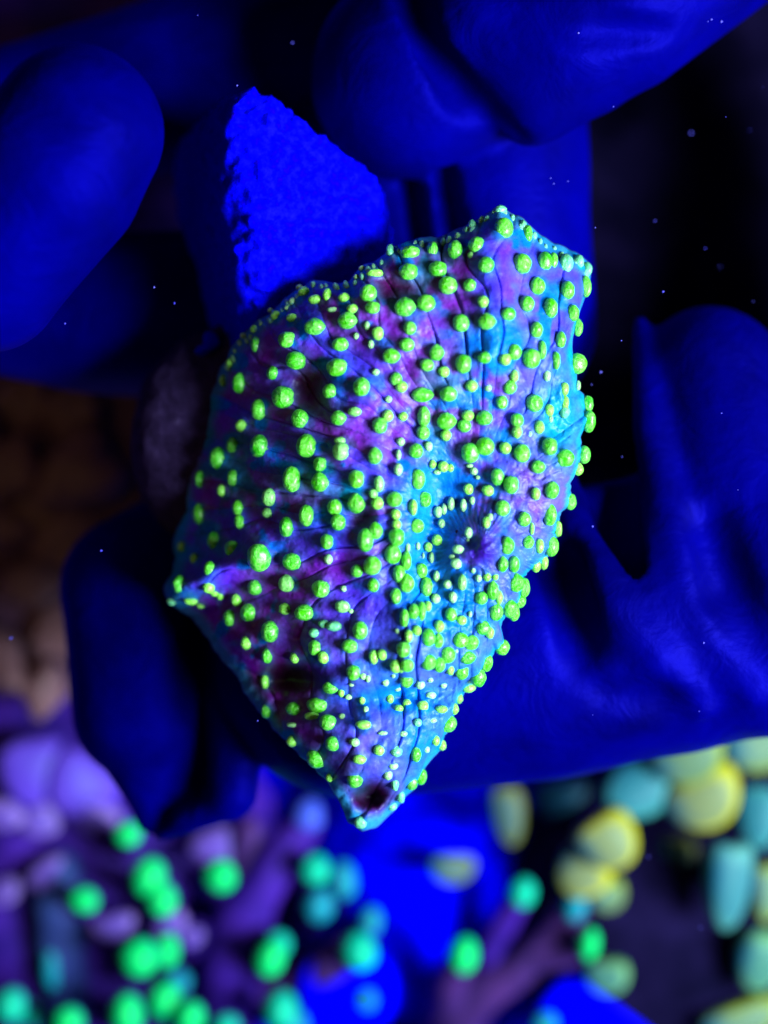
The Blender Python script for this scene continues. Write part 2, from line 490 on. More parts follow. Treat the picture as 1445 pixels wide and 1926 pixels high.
OUT = np.array([(940,388),(960,400),(1000,428),(1040,460),(1080,478),(1105,495),(1110,525),(1100,560),(1085,600),(1075,640),(1082,690),(1082,720),(1098,745),(1108,790),(1092,820),(1092,860),(1082,890),(1072,910),(1070,950),(1056,965),(1050,990),(1040,1030),(1018,1058),(992,1075),(982,1088),(984,1110),(970,1148),(950,1162),(942,1178),(950,1212),(930,1228),(915,1245),(902,1282),(878,1297),(862,1315),(855,1345),(848,1372),(830,1388),(832,1408),(815,1420),(800,1440),(786,1475),(763,1495),(743,1520),(710,1552),(680,1560),(655,1545),(640,1500),(620,1475),(590,1440),(545,1400),(510,1360),(490,1335),(460,1300),(450,1270),(420,1240),(390,1200),(360,1160),(335,1145),(315,1130),(312,1105),(325,1080),(335,1050),(330,1020),(345,960),(340,900),(350,860),(385,800),(400,740),(420,690),(440,650),(480,610),(520,580),(550,550),(590,530),(640,535),(660,530),(680,505),(710,490),(735,465),(770,455),(800,450),(840,445),(880,425),(910,408)], float)
CX, CY = 860.0, 1000.0

# vesicles read off enlargements: origin, then (x, y, rx, ry[, kind]) in enlarged pixels
Z = 420 / 1445.0
VES = {
 (300, 370): [(1350,625,52,52),(1380,718,42,38),(1005,840,60,52),(1217,800,55,52),(825,925,52,50),(625,955,30,48),(885,1060,62,55),(520,1207,45,62),(735,1140,38,42),(800,1297,65,67),(645,1375,48,62),(1150,1105,62,55),(1172,955,52,42),(1105,1257,45,45),(1310,1230,50,58),(935,620,38,35),(1010,668,44,30),(1088,640,28,45),(1195,655,36,34),(1250,725,35,30),(1120,733,32,18,'p'),(755,770,34,30),(860,785,38,28),(615,858,26,26),(660,825,16,14,'p'),(720,735,20,16,'p'),(825,720,16,16,'p'),(545,900,22,20,'p'),(460,1075,28,30),(415,1190,26,36),(905,585,22,18,'p'),(1310,465,22,18,'p'),(1395,500,50,25),(1275,520,18,18,'p'),(1345,835,18,28,'p'),(1275,900,18,22,'p'),(1370,955,20,28,'p'),(1415,885,35,42),(1400,1135,24,22,'p'),(1265,1390,42,30,'l'),(860,675,20,25,'p')],
 (700, 370): [(830,88,36,30,'t'),(850,205,58,62),(675,313,46,52),(540,345,45,60),(392,340,32,50),(245,365,58,45),(120,355,25,45,'t'),(235,485,55,50),(425,470,52,52),(490,575,56,52),(740,442,50,50),(970,435,55,62),(1118,418,45,60),(1172,412,28,50),(1005,240,30,52),(1255,430,40,60,'t'),(1335,420,32,45,'t'),(1390,470,25,45,'t'),(1378,580,30,65),(1265,605,42,55),(1070,578,44,55),(635,573,38,40),(720,680,34,38),(1000,695,45,50),(1155,720,42,60),(880,760,46,42),(1300,752,36,50),(1330,845,28,55),(745,808,50,50),(575,818,50,52),(350,692,55,52),(212,715,60,60),(245,850,38,40),(225,958,45,42),(1065,862,38,50),(1222,925,30,52),(125,1030,50,46),(418,1008,42,50),(355,1090,42,38),(592,1080,45,58),(465,1133,34,34),(730,1040,42,36),(860,1052,36,38),(920,1005,42,50),(1030,1045,55,58),(1100,990,26,55),(1190,1060,24,55),(1325,1080,58,62),(1130,1158,24,35,'p'),(155,1180,38,40),(190,1230,38,36),(325,1280,62,45),(497,1275,52,46),(645,1225,38,38),(752,1238,22,22,'p'),(893,1230,38,45),(920,1160,28,40),(840,1330,36,42),(1050,1335,52,52),(1240,1245,28,42),(1245,1330,25,42),(1245,1390,30,40,'t'),(1145,1380,30,38),(1395,1340,32,50),(1330,1220,16,30,'p'),(105,1310,22,22,'p'),(650,190,26,40,'t'),(615,220,18,25,'t'),(975,185,20,35,'t'),(640,380,20,22,'l')],
 (300, 770): [(910,60,50,58),(1160,55,45,45),(530,105,38,38),(475,230,38,48),(380,315,54,66),(650,237,58,70),(955,237,65,70),(1175,270,48,55,'l'),(1170,205,35,25,'l'),(1395,300,40,52),(1040,355,40,46),(478,443,38,48),(860,452,56,78),(1040,470,50,58),(1275,450,45,55),(265,450,35,50),(405,525,30,38),(712,568,46,54,'l'),(700,670,35,32,'l'),(510,635,38,48),(520,725,36,42),(258,675,40,62),(955,688,46,66),(1275,605,50,62),(1135,632,45,48),(1158,732,46,50),(825,760,44,62),(1385,545,28,30,'l'),(1400,785,40,52),(1335,845,48,68),(355,850,42,55),(468,900,44,48),(645,955,72,82),(860,985,58,52),(1085,855,38,46),(1095,970,28,32,'p'),(325,1030,36,44),(230,970,28,36),(130,1130,45,55),(620,1150,46,46),(825,1125,52,52,'l'),(1045,1160,52,52),(1280,1045,38,40),(1380,1010,52,58),(1385,1138,36,42),(500,1232,32,40),(318,1148,38,38),(355,1185,26,26),(395,1205,22,28),(205,1235,42,24),(268,1268,28,20),(80,1240,28,24,'t'),(580,1315,52,55),(940,1315,62,48),(1185,1275,46,36,'l'),(1240,1305,16,16,'p'),(815,1290,40,36),(455,1350,38,50),(1195,1160,20,20,'p'),(150,890,30,35),(130,400,20,40)],
 (700, 770): [(50,105,45,50),(100,40,35,38),(200,45,30,30),(335,45,38,60),(330,150,40,42),(482,75,54,52),(478,168,34,36),(620,40,38,36),(597,105,40,38),(728,55,48,46),(938,70,40,42),(938,145,32,42),(1080,115,34,42),(1018,158,16,18,'p'),(1155,60,16,25,'p'),(1400,75,40,65),(185,210,26,28,'p'),(170,295,18,35,'p'),(170,390,28,40,'p'),(285,270,44,46),(365,240,25,30,'p'),(635,280,54,58),(732,238,55,54),(862,250,36,38),(970,285,50,56),(1150,240,44,56),(1250,315,55,55),(1370,292,40,52),(1330,385,34,40),(1075,372,40,40),(390,353,22,28),(462,370,32,35),(508,378,20,25),(632,365,22,14,'p'),(660,400,24,24,'p'),(685,440,14,14,'p'),(420,405,25,18,'p'),(295,450,45,60),(812,435,40,50),(900,487,44,54),(625,515,30,34),(752,525,36,34),(1058,545,28,40),(1165,520,42,55),(1280,595,36,50),(45,480,30,48,'l'),(35,605,36,40),(148,580,46,48),(340,582,40,48),(262,635,25,50),(425,665,26,36,'p'),(465,645,18,34,'p'),(512,610,22,40,'p'),(592,620,20,40,'p'),(650,590,16,25,'p'),(450,740,22,28,'p'),(845,640,44,48),(740,735,25,38),(765,700,18,25,'p'),(985,710,38,46),(1030,770,16,40),(1150,680,38,70),(1195,770,24,50),(155,680,32,34),(160,745,30,32),(288,755,46,44),(160,825,46,55),(230,890,16,28,'p'),(420,845,32,34),(362,890,26,30),(295,885,14,25,'p'),(330,945,8,18,'p'),(385,960,16,34,'p'),(135,935,50,60),(222,980,32,58),(625,797,24,34,'p'),(620,845,10,10,'p'),(558,905,36,28,'p'),(520,955,20,16,'p'),(548,998,34,32,'p'),(875,880,40,55),(1010,858,36,42),(1078,885,28,46),(1155,885,45,62),(845,1000,30,50),(918,1000,34,50),(1055,1008,30,44),(1105,990,26,44),(175,1065,38,52),(225,1125,42,58),(318,1042,38,44),(418,1080,20,34,'p'),(490,1132,26,28,'p'),(585,1120,28,50,'l'),(655,1040,14,22,'p'),(690,1090,20,26,'p'),(745,1080,24,32),(798,1080,20,24),(155,1210,34,50),(350,1150,38,60),(412,1225,28,30,'p'),(708,1220,38,40),(782,1170,34,60),(820,1215,24,45),(930,1120,45,58),(975,1150,38,62),(955,1240,36,42),(888,1285,45,58),(915,1315,34,50),(800,1310,44,52),(270,1310,32,50),(318,1305,28,58),(360,1275,24,34),(210,1350,28,55),(512,1330,36,44),(580,1365,32,30),(525,1215,25,35,'p'),(635,1325,12,20,'p'),(690,1155,16,12,'p')],
 (420, 1160): [(305,95,55,62),(285,252,34,46),(465,265,30,36),(655,48,35,25,'t'),(590,105,35,28,'t'),(720,62,50,30,'t'),(595,200,40,46),(650,262,36,38),(888,88,46,54),(820,190,48,42),(975,260,28,45),(1030,245,30,35),(843,360,40,46),(693,458,46,38),(905,385,20,22,'p'),(937,400,15,24,'p'),(830,440,16,10,'p'),(765,490,20,30),(810,518,22,18,'p'),(612,572,65,45),(460,595,50,40),(280,610,32,46),(575,645,48,25),(450,700,40,16,'p'),(680,685,54,46),(770,648,20,20,'p'),(910,700,48,28),(900,538,20,28),(925,605,18,24,'p'),(1078,530,24,30),(448,805,36,36),(710,820,46,44),(603,915,62,58),(852,812,30,26,'p'),(882,920,42,30),(690,1040,24,26),(850,1055,48,48),(1008,862,34,34),(1120,870,36,36,'t'),(1100,962,30,24,'p'),(1065,1020,28,36,'p'),(1110,1080,25,45,'t'),(1165,757,26,18,'p'),(1030,752,30,14,'p'),(1050,422,22,26,'p'),(1102,380,12,16,'p'),(1135,595,28,24),(1188,562,26,28),(890,1330,40,40,'t'),(150,170,35,40),(270,420,25,45),(1145,1160,25,45,'t')],
 (640, 1160): [(445,125,26,40),(495,90,28,34),(372,92,16,18,'p'),(640,62,32,38),(570,135,42,55),(635,155,32,46),(412,210,42,48),(435,310,42,46),(360,320,35,42),(395,340,18,22),(430,410,40,46),(455,250,14,20,'p'),(778,150,48,48),(850,165,46,48),(925,70,44,46),(965,100,30,40),(1045,195,45,50),(695,245,48,50),(745,220,18,22,'p'),(825,262,46,42),(570,290,46,50),(640,305,38,50),(710,340,26,36),(788,355,40,48),(942,290,36,62),(890,390,48,60),(830,455,40,32),(517,435,28,34,'p'),(583,408,18,18,'p'),(668,442,22,20,'p'),(372,467,20,14,'p'),(585,508,34,24,'p'),(765,525,26,36),(535,580,34,34),(735,595,28,36),(655,600,40,26),(500,685,26,26,'t'),(597,670,26,18,'p'),(700,690,50,54),(615,800,26,34),(655,830,28,36),(558,858,20,22,'p'),(490,890,32,48),(520,1030,36,54),(462,1075,34,48),(335,1225,28,30,'t')],
}
bumps = []
for (ox, oy), lst in VES.items():
    for t in lst:
        bx, by, rx, ry = ox + t[0] * Z, oy + t[1] * Z, t[2] * Z, t[3] * Z
        kind = t[4] if len(t) > 4 else 'g'
        if any((bx - q[0]) ** 2 + (by - q[1]) ** 2 < (0.28 * (rx + ry + q[2] + q[3]) / 2 + 2.5) ** 2 for q in bumps):
            continue
        bumps.append((bx, by, rx, ry, kind))

def outline_radius(th):
    """distance from the centre to the outline, by angle"""
    ex = np.roll(OUT, -1, 0)
    r = np.zeros_like(th)
    for a, c in zip(OUT, ex):
        ax, ay = a[0] - CX, a[1] - CY; dx, dy = c[0] - a[0], c[1] - a[1]
        ux, uy = np.cos(th), np.sin(th)
        den = ux * dy - uy * dx
        den = np.where(np.abs(den) < 1e-9, 1e-9, den)
        t = (ax * dy - ay * dx) / den
        q = (ax * uy - ay * ux) / den
        ok = (q >= -1e-6) & (q <= 1 + 1e-6) & (t > 0)
        r = np.where(ok, np.maximum(r, t), r)
    return r
TH = np.linspace(-math.pi, math.pi, 2881)[:-1]
RR = outline_radius(TH)
# rounded scallops along the margin
RR = RR + 3.0 * vnoise(TH * 22, 3.0, 0.0) + 2.0 * np.abs(np.sin(TH * 60 + 3 * vnoise(TH * 4, 1.0, 0)))
kern = np.ones(7) / 7
RR = np.convolve(np.concatenate([RR[-3:], RR, RR[:3]]), kern, 'valid')

def seg_d(px, py, a, c):
    dx, dy = c[0] - a[0], c[1] - a[1]
    t = np.clip(((px - a[0]) * dx + (py - a[1]) * dy) / (dx * dx + dy * dy), 0, 1)
    return np.hypot(px - a[0] - t * dx, py - a[1] - t * dy), t

def G(px, py, x, y, sx, sy):
    return np.exp(-((px - x) / sx) ** 2 - ((py - y) / sy) ** 2)

# creases: fan angles (about a drifting centre)
crease = [-math.pi]
while crease[-1] < math.pi - 0.06:
    crease.append(crease[-1] + random.uniform(0.08, 0.17))
crease[-1] = math.pi
crease = np.array(crease)
cdepth = np.array([random.uniform(0.3, 1.0) for _ in crease]); cdepth[-1] = cdepth[0]
cstart = np.array([random.uniform(150, 330) for _ in crease]); cstart[-1] = cstart[0]
chue = np.array([random.random() for _ in crease]); chue[-1] = chue[0]

def fan(px, py):
    k = sstep(1140, 1420, py)
    fx = 895 - 10 * k; fy = 945 + 235 * k
    a = np.arctan2(py - fy, px - fx)
    r = np.hypot(px - fx, py - fy)
    a = a + 0.05 * vnoise(px / 70, py / 70, 2.0) + 0.10 * vnoise(px / 240, py / 240, 7.0)
    a = (a + math.pi) % (2 * math.pi) - math.pi
    i = np.clip(np.searchsorted(crease, a) - 1, 0, len(crease) - 2)
    w = crease[i + 1] - crease[i]
    t = (a - crease[i]) / w
    return a, r, i, t, w

def disc_z(px, py, s, detail=True):
    px = np.asarray(px, float); py = np.asarray(py, float)
    z = np.full(px.shape, 0.72)
    g = np.clip((720 - px) / 390, 0, None); z -= 2.0 * g ** 1.7
    g = np.clip((px - 930) / 180, 0, None); z -= 0.50 * g ** 2
    g = np.clip((640 - py) / 250, 0, None); z -= 0.40 * g ** 2
    g = np.clip((py - 1180) / 370, 0, None); z -= 0.55 * g ** 1.5
    d = ((px - 1050) * 0.868 + (py - 1030) * 0.496) / 150 + 1.0
    z -= 0.40 * np.clip(d, 0, None) ** 2 * sstep(850, 1000, py)
    z -= 0.34 * G(px, py, 825, 945, 62, 95) + 0.24 * G(px, py, 800, 1085, 60, 80)
    z += 0.20 * G(px, py, 900, 1032, 42, 38) - 0.16 * G(px, py, 884, 1020, 18, 14)
    d, t = seg_d(px, py, (540, 1335), (850, 1295)); z -= 0.30 * np.exp(-(d / 30) ** 2)
    d, t = seg_d(px, py, (480, 1040), (325, 1112)); z += (0.30 + 0.50 * t) * np.exp(-(d / 34) ** 2)
    d, t = seg_d(px, py, (930, 420), (925, 680)); z += 0.16 * np.exp(-(d / 46) ** 2)
    d, t = seg_d(px, py, (770, 900), (775, 1230)); z += 0.14 * np.exp(-(d / 34) ** 2)
    z -= 0.55 * G(px, py, 540, 1278, 58, 30) + 0.60 * G(px, py, 694, 1496, 34, 24)
    z -= 0.25 * G(px, py, 582, 735, 34, 40) + 0.20 * G(px, py, 742, 540, 40, 28) + 0.2 * G(px, py, 680, 972, 22, 24)
    z += 0.12 * vnoise(px / 130, py / 130, 4.0) + 0.05 * vnoise(px / 50, py / 50, 9.0)
    e = np.clip((s - 0.86) / 0.14, 0, 1); z -= 0.32 * e ** 2.2
    z += 0.10 * s ** 6 * vnoise(np.arctan2(py - CY, px - CX) * 9, 0.5, 0.5)
    if detail:
        a, r, i, t, w = fan(px, py)
        # pillow between two creases
        edge = np.minimum(t, 1 - t) * w * r            # px to the nearest crease
        dep = np.where(t < 0.5, cdepth[i], cdepth[i + 1])
        st = np.where(t < 0.5, cstart[i], cstart[i + 1])
        on = sstep(0, 40, r - st) * (1 - 0.8 * sstep(930, 1040, px + 0.3 * (py - 750)) * sstep(600, 720, py)) * (0.55 + 0.45 * vnoise(px / 60, py / 60, 17.0))
        z += 0.026 * np.sqrt(np.clip(1 - (2 * t - 1) ** 2, 0, 1)) * sstep(60, 260, r)
        z -= 0.080 * dep * np.clip(on, 0, 1) * np.exp(-(edge / 2.0) ** 2)
        # fine folds round the mouth
        am = np.arctan2(py - 1035, px - 900); rm = np.hypot(px - 900, py - 1035)
        z += 0.009 * sstep(-0.2, 0.6, np.cos(am + 2.3)) * np.sin(am * 46 + 3 * vnoise(px / 25, py / 25, 1)) * np.exp(-((rm - 75) / 38) ** 2)
        # crumples across the ridges
        z += 0.022 * fbm(px / 16, py / 16, 6.0, 3)
        rw = sstep(930, 1040, px + 0.45 * (py - 800)) * sstep(560, 720, py)
        z += 0.075 * rw * (0.4 - np.abs(fbm(px / 34 + 3, py / 34, 8.0, 3)))
    return z

def mounds(px, py):
    m = np.zeros(px.shape); rimv = np.zeros(px.shape)
    for bx, by, rx, ry, kind in bumps:
        r = (rx + ry) / 2
        sel = (np.abs(px - bx) < 3 * r) & (np.abs(py - by) < 3 * r)
        d2 = ((px[sel] - bx) / rx) ** 2 + ((py[sel] - by) / ry) ** 2
        e = np.exp(-d2 / 2.1)
        m[sel] = np.maximum(m[sel], e * 0.62 * r / PPC)
        rimv[sel] = np.maximum(rimv[sel], np.exp(-d2 / 2.6) * (1.0 if kind == 'g' else 0.5))
    return m, rimv

def s_of(px, py):
    th = np.arctan2(py - CY, px - CX)
    return np.clip(np.hypot(px - CX, py - CY) / np.interp(th, TH, RR, period=2 * math.pi), 0, 1)

NT, NS = 1440, 250
th = TH[::2]; rad = RR[::2]
sv = np.linspace(0.004, 1.0, NS) ** 0.92
S, T = np.meshgrid(sv, th, indexing='ij')
RADG = np.broadcast_to(rad, S.shape)
# keep the inner rings round, outer rings follow the outline
PX = CX + np.cos(T) * RADG * S; PY = CY + np.sin(T) * RADG * S
ZT = disc_z(PX, PY, S)
MD, HALO = mounds(PX, PY)
ZT = ZT + MD
k = (D - ZT) / D
TOP = np.stack([(PX - 722.5) / PPC * k, -(PY - 963) / PPC * k, ZT], -1).reshape(-1, 3)
# rolled margin and underside
su = [(1.004, 0.05), (1.0, 0.11), (0.985, 0.17), (0.95, 0.24), (0.85, 0.36), (0.7, 0.5), (0.5, 0.62), (0.3, 0.7), (0.1, 0.75)]
und = []
zr = ZT[-1]
for q, dz in su:
    ux = CX + np.cos(th) * rad * q; uy = CY + np.sin(th) * rad * q
    if q < 0.97:      # stay below every fold of the upper side between this ring and the next
        zb = np.min([disc_z(CX + np.cos(th) * rad * w, CY + np.sin(th) * rad * w, np.full(th.shape, w), False) for w in np.linspace(max(q - 0.2, 0.01), min(q + 0.1, 1.0), 13)], 0) + 0.08
    else:
        zb = disc_z(ux, uy, np.full(ux.shape, min(q, 1.0)), False) if q < 1 else zr
    zb = np.minimum(zb, zr + 3) - dz
    kk = (D - zb) / D
    und.append(np.stack([(ux - 722.5) / PPC * kk, -(uy - 963) / PPC * kk, zb], -1))
V = np.concatenate([TOP] + und)
rows = NS + len(su)
I = np.arange(rows - 1)[:, None] * NT; J = np.arange(NT)[None, :]; J1 = (J + 1) % NT
Fq = np.stack([I + J, I + NT + J, I + NT + J1, I + J1], -1).reshape(-1, 4)
# photo y runs down, so this winding faces the viewer after the flip below
Fq = Fq[:, ::-1]
Vw = V.copy(); Vw[:, 2] += ZO
Vw -= np.array(CL) / U

# pigment, with shade painted into two hollows
def mixc(c, col, w):
    w = np.clip(w, 0, 1)[..., None]
    return c * (1 - w) + np.array(col) * w
A_, R_, I_, T_, W_ = fan(PX, PY)
hue = chue[I_] + 0.35 * vnoise(PX / 45, PY / 45, 30.0)
violet = srgb(128, 84, 214); bluev = srgb(104, 92, 255); purple = srgb(136, 60, 172); teal = srgb(60, 150, 170); cyan = srgb(10, 150, 232); lav = srgb(132, 142, 226); maroon = srgb(84, 5, 74)
c = np.broadcast_to(np.array(violet), PX.shape + (3,)).copy()
c = mixc(c, purple, sstep(0.55, 0.85, hue))
c = mixc(c, bluev, sstep(0.45, 0.15, hue) * 0.8)
nz = fbm(PX / 55, PY / 55, 41.0, 3)
c = mixc(c, teal, sstep(0.10, 0.45, nz) * 0.75)
nz2 = fbm(PX / 38, PY / 38, 52.0, 3)
c = mixc(c, cyan, sstep(0.22, 0.5, nz2) * 0.7)
# the right and lower flanks are paler and bluer
rgt = sstep(960, 1060, PX + 0.35 * (PY - 700)) * sstep(600, 760, PY)
c = mixc(c, srgb(96, 128, 214), rgt * 0.55)
c = mixc(c, srgb(110, 132, 236), sstep(1090, 1220, PY) * sstep(560, 700, PX) * 0.65)
c = mixc(c, srgb(150, 80, 190), G(PX, PY, 1015, 930, 60, 90) * 0.6 + G(PX, PY, 640, 800, 110, 50) * 0.7 + G(PX, PY, 800, 640, 70, 80) * 0.5)
c = mixc(c, bluev, G(PX, PY, 925, 520, 26, 90) + 0.8 * G(PX, PY, 600, 1010, 80, 40) + 0.8 * G(PX, PY, 690, 1130, 70, 50) + 0.9 * G(PX, PY, 400, 1080, 50, 40) + 0.5 * G(PX, PY, 690, 690, 60, 60))
c = mixc(c, cyan, 1.1 * G(PX, PY, 825, 930, 62, 75) + 1.0 * G(PX, PY, 800, 1070, 55, 95) + 0.9 * G(PX, PY, 955, 640, 45, 45) + 0.7 * G(PX, PY, 890, 650, 40, 40) + 0.8 * G(PX, PY, 605, 840, 28, 14) + 0.8 * G(PX, PY, 620, 965, 35, 22) + 0.7 * G(PX, PY, 740, 1310, 90, 28) + 0.6 * G(PX, PY, 790, 1390, 40, 60) + 0.7 * G(PX, PY, 845, 1140, 60, 70))
c = mixc(c, srgb(70, 190, 200), 0.7 * G(PX, PY, 1050, 790, 35, 80) + 0.5 * G(PX, PY, 560, 900, 60, 30) + 0.5 * G(PX, PY, 660, 925, 60, 16))
c = mixc(c, srgb(66, 44, 150), 1.1 * G(PX, PY, 905, 1035, 42, 40))
c = mixc(c, maroon, 2.2 * G(PX, PY, 580, 735, 30, 38) + 1.5 * G(PX, PY, 742, 540, 44, 26) + 1.5 * G(PX, PY, 682, 974, 20, 22) + 1.4 * G(PX, PY, 540, 1275, 70, 34) + 1.6 * G(PX, PY, 697, 1500, 36, 26) + 0.5 * G(PX, PY, 800, 700, 22, 40))  # maroon patches, plus shade painted in the fold and tip hollows
c = mixc(c, srgb(44, 8, 40), 1.5 * G(PX, PY, 694, 1500, 36, 24) + 1.0 * G(PX, PY, 540, 1275, 60, 26))  # second, darker layer of painted shade inside both hollows
c = mixc(c, srgb(86, 60, 130), 0.6 * G(PX, PY, 640, 1430, 70, 40))
rimc = sstep(0.94, 0.985, S)
c = mixc(c, srgb(90, 190, 205), rimc * 0.75)
c = mixc(c, srgb(40, 170, 190), HALO * 0.42)
lum = c @ np.array([0.3, 0.5, 0.2])
c = np.clip(lum[..., None] + (c - lum[..., None]) * 1.3, 0, 1) * np.array([0.50, 0.46, 0.66])
cu = np.broadcast_to(np.array(srgb(58, 40, 110)), (len(su) * NT, 3))
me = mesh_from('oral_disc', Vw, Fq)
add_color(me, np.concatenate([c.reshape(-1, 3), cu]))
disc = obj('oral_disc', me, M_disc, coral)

# vesicle shapes (unit radius, neck downwards)
def vesicle_mesh(name, seed, nu=22, nv=15, tall=1.0, neck=0.62):
    V, F, C = [], [], []
    for j in range(nv + 1):
        ph = math.pi * j / nv
        for i in range(nu):
            a = 2 * math.pi * i / nu
            z = math.cos(ph); r = math.sin(ph)
            if z < 0:
                kq = -z
                r = r * (1 - kq) + neck * kq * (1 - 0.25 * kq) * (1 if j < nv else 0.9)
                z = z * 1.1
            else:
                z = z * 0.86 * tall
            x, y = r * math.cos(a), r * math.sin(a)
            f = 1 + 0.09 * float(vnoise(x * 1.5 + seed * 7.3, y * 1.5, z * 1.5 + seed)) + 0.05 * float(vnoise(x * 4 + seed, y * 4, z * 4))
            V.append((x * f, y * f, z * f))
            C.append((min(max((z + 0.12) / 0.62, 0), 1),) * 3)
    for j in range(nv):
        for i in range(nu):
            F.append((j * nu + i, (j + 1) * nu + i, (j + 1) * nu + (i + 1) % nu, j * nu + (i + 1) % nu))
    m = mesh_from(name, np.array(V), np.array(F))
    add_color(m, np.array(C, np.float32))
    m.materials.append(M_ves)
    return m
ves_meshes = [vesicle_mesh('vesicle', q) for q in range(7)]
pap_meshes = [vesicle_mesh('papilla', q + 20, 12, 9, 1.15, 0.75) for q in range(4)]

def disc_point(bx, by):
    a = np.array([bx, bx + 3, bx - 3, bx, bx]); b_ = np.array([by, by, by, by + 3, by - 3])
    s = s_of(a, b_)
    z = disc_z(a, b_, s, False)
    n = Vector((-(z[1] - z[2]) / 6 * PPC, (z[3] - z[4]) / 6 * PPC, 1)).normalized()
    return z[0], n

nves = 0
for q, (bx, by, rx, ry, kind) in enumerate(sorted(bumps, key=lambda t: -t[2] * t[3])):
    z, n = disc_point(min(max(bx, 315), 1105), by)
    r = (rx + ry) / 2 / PPC
    nn = (n * 0.55 + Vector((0, 0, 1)) * 0.6).normalized()
    zc = z + r * 0.70
    P0 = PT(bx, by, zc)
    kq = (D - zc) / D
    zx = Vector((1, 0, 0)); ax = (zx - nn * zx.dot(nn)).normalized(); ay = nn.cross(ax)
    rot = Matrix((ax, ay, nn)).transposed().to_4x4()
    spin = random.uniform(-0.5, 0.5)
    sc = Matrix.Diagonal((rx / PPC * kq * 1.14, ry / PPC * kq * 1.14, r * 1.2, 1))
    small = kind == 'p' or r < 0.075
    me = random.choice(pap_meshes if small else ves_meshes)
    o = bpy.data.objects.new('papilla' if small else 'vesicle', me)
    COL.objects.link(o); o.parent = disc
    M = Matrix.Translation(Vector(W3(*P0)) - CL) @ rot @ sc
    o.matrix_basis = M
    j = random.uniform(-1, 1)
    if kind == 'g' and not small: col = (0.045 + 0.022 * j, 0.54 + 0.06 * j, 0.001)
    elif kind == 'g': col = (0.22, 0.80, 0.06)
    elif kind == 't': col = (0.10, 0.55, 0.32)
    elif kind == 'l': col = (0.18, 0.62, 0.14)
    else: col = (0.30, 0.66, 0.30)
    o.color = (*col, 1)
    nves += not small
# little fingers along the upper margin
acc = 0; last = None
edge_pts = OUT[-16:].tolist() + OUT[:7].tolist()
for a, c2 in zip(edge_pts[:-1], edge_pts[1:]):
    L = math.hypot(c2[0] - a[0], c2[1] - a[1])
    n_ = max(1, int(L / 13))
    for q in range(n_):
        t = (q + random.uniform(0.2, 0.8)) / n_
        bx = a[0] + (c2[0] - a[0]) * t; by = a[1] + (c2[1] - a[1]) * t
        dx, dy = CX - bx, CY - by; dl = math.hypot(dx, dy)
        inn = random.uniform(3, 14)
        bx += dx / dl * inn; by += dy / dl * inn
        z, n = disc_point(bx, by)
        rr = random.uniform(4.0, 6.5)
        ax = Vector((dx / dl, -dy / dl, 0)); nn = (n + Vector((0, 0, 0.6))).normalized()
        ax = (ax - nn * ax.dot(nn)).normalized(); ay = nn.cross(ax)
        o = bpy.data.objects.new('papilla', random.choice(pap_meshes))
        COL.objects.link(o); o.parent = disc
        o.matrix_basis = Matrix.Translation(Vector(W3(*PT(bx, by, z + 0.02))) - CL) @ Matrix((ax, ay, nn)).transposed().to_4x4() @ Matrix.Diagonal((rr * random.uniform(1.4, 2.2) / PPC, rr / PPC, rr / PPC, 1))
        o.color = (0.14, 0.55, 0.45, 1) if random.random() < 0.7 else (0.2, 0.65, 0.3, 1)
print('vesicles', nves, 'bumps', len(bumps))

# ceramic plug and the rock the coral grows from
g = SDF((-3.6, -1.2, -4.2), (1.6, 6.4, 0.8), 0.05)
poly = [PT(*q, -1.0)[:2] for q in [(375, 235), (412, 188), (492, 178), (610, 255), (722, 345), (738, 500), (740, 700), (480, 760), (415, 560), (385, 400)]]
ctr = np.mean(poly, 0)
dd = None
for i in range(len(poly)):
    a, b2 = poly[i], poly[(i + 1) % len(poly)]
    e = b2 - a; nrm = np.array([e[1], -e[0]]) / np.hypot(*e)
    if nrm @ (ctr - a) > 0: nrm = -nrm
    slope = 0.30 if nrm[0] < -0.3 else 0.06
    q = (g.X - a[0]) * nrm[0] + (g.Y - a[1]) * nrm[1] + (g.Z + 1.0) * slope
    if dd is None: dd = q
    else:
        hh = np.clip(0.5 + 0.5 * (dd - q) / 0.28, 0, 1); dd = q * (1 - hh) + dd * hh + 0.28 * hh * (1 - hh)
top = (g.Z + 0.22) * 0.93 + 0.5 * np.clip(3.2 - g.Y, 0, None) - 0.22 * (g.X + 1.2) * -1.0 * 0.0 + 0.30 * (g.X + 0.9) + 0.60 * np.clip(-1.35 - g.X, 0, None) ** 2
hh = np.clip(0.5 + 0.5 * (dd - top) / 0.35, 0, 1); dd = top * (1 - hh) + dd * hh + 0.35 * hh * (1 - hh)
dd = np.maximum(dd, -(g.Z + 3.2))
g.F = dd.astype(np.float32)
g.F += 0.035 * fbm(g.X * 3, g.Y * 3, g.Z * 3, 2) + 0.065 * vnoise(g.X * 9, g.Y * 9, g.Z * 9)
for a in (0, -1):
    g.F[a] = 0.1; g.F[:, a] = 0.1; g.F[:, :, a] = 0.1
def local(me):
    n = len(me.vertices); co = np.empty(n * 3, np.float32); me.vertices.foreach_get('co', co)
    co = co.reshape(-1, 3) - np.array(CL, np.float32)
    me.vertices.foreach_set('co', co.ravel()); me.update(); return me
plug = obj('ceramic_plug', local(g.mesh('ceramic_plug')), M_plug, coral)
plug['label'] = 'rough blue lit ceramic plug'

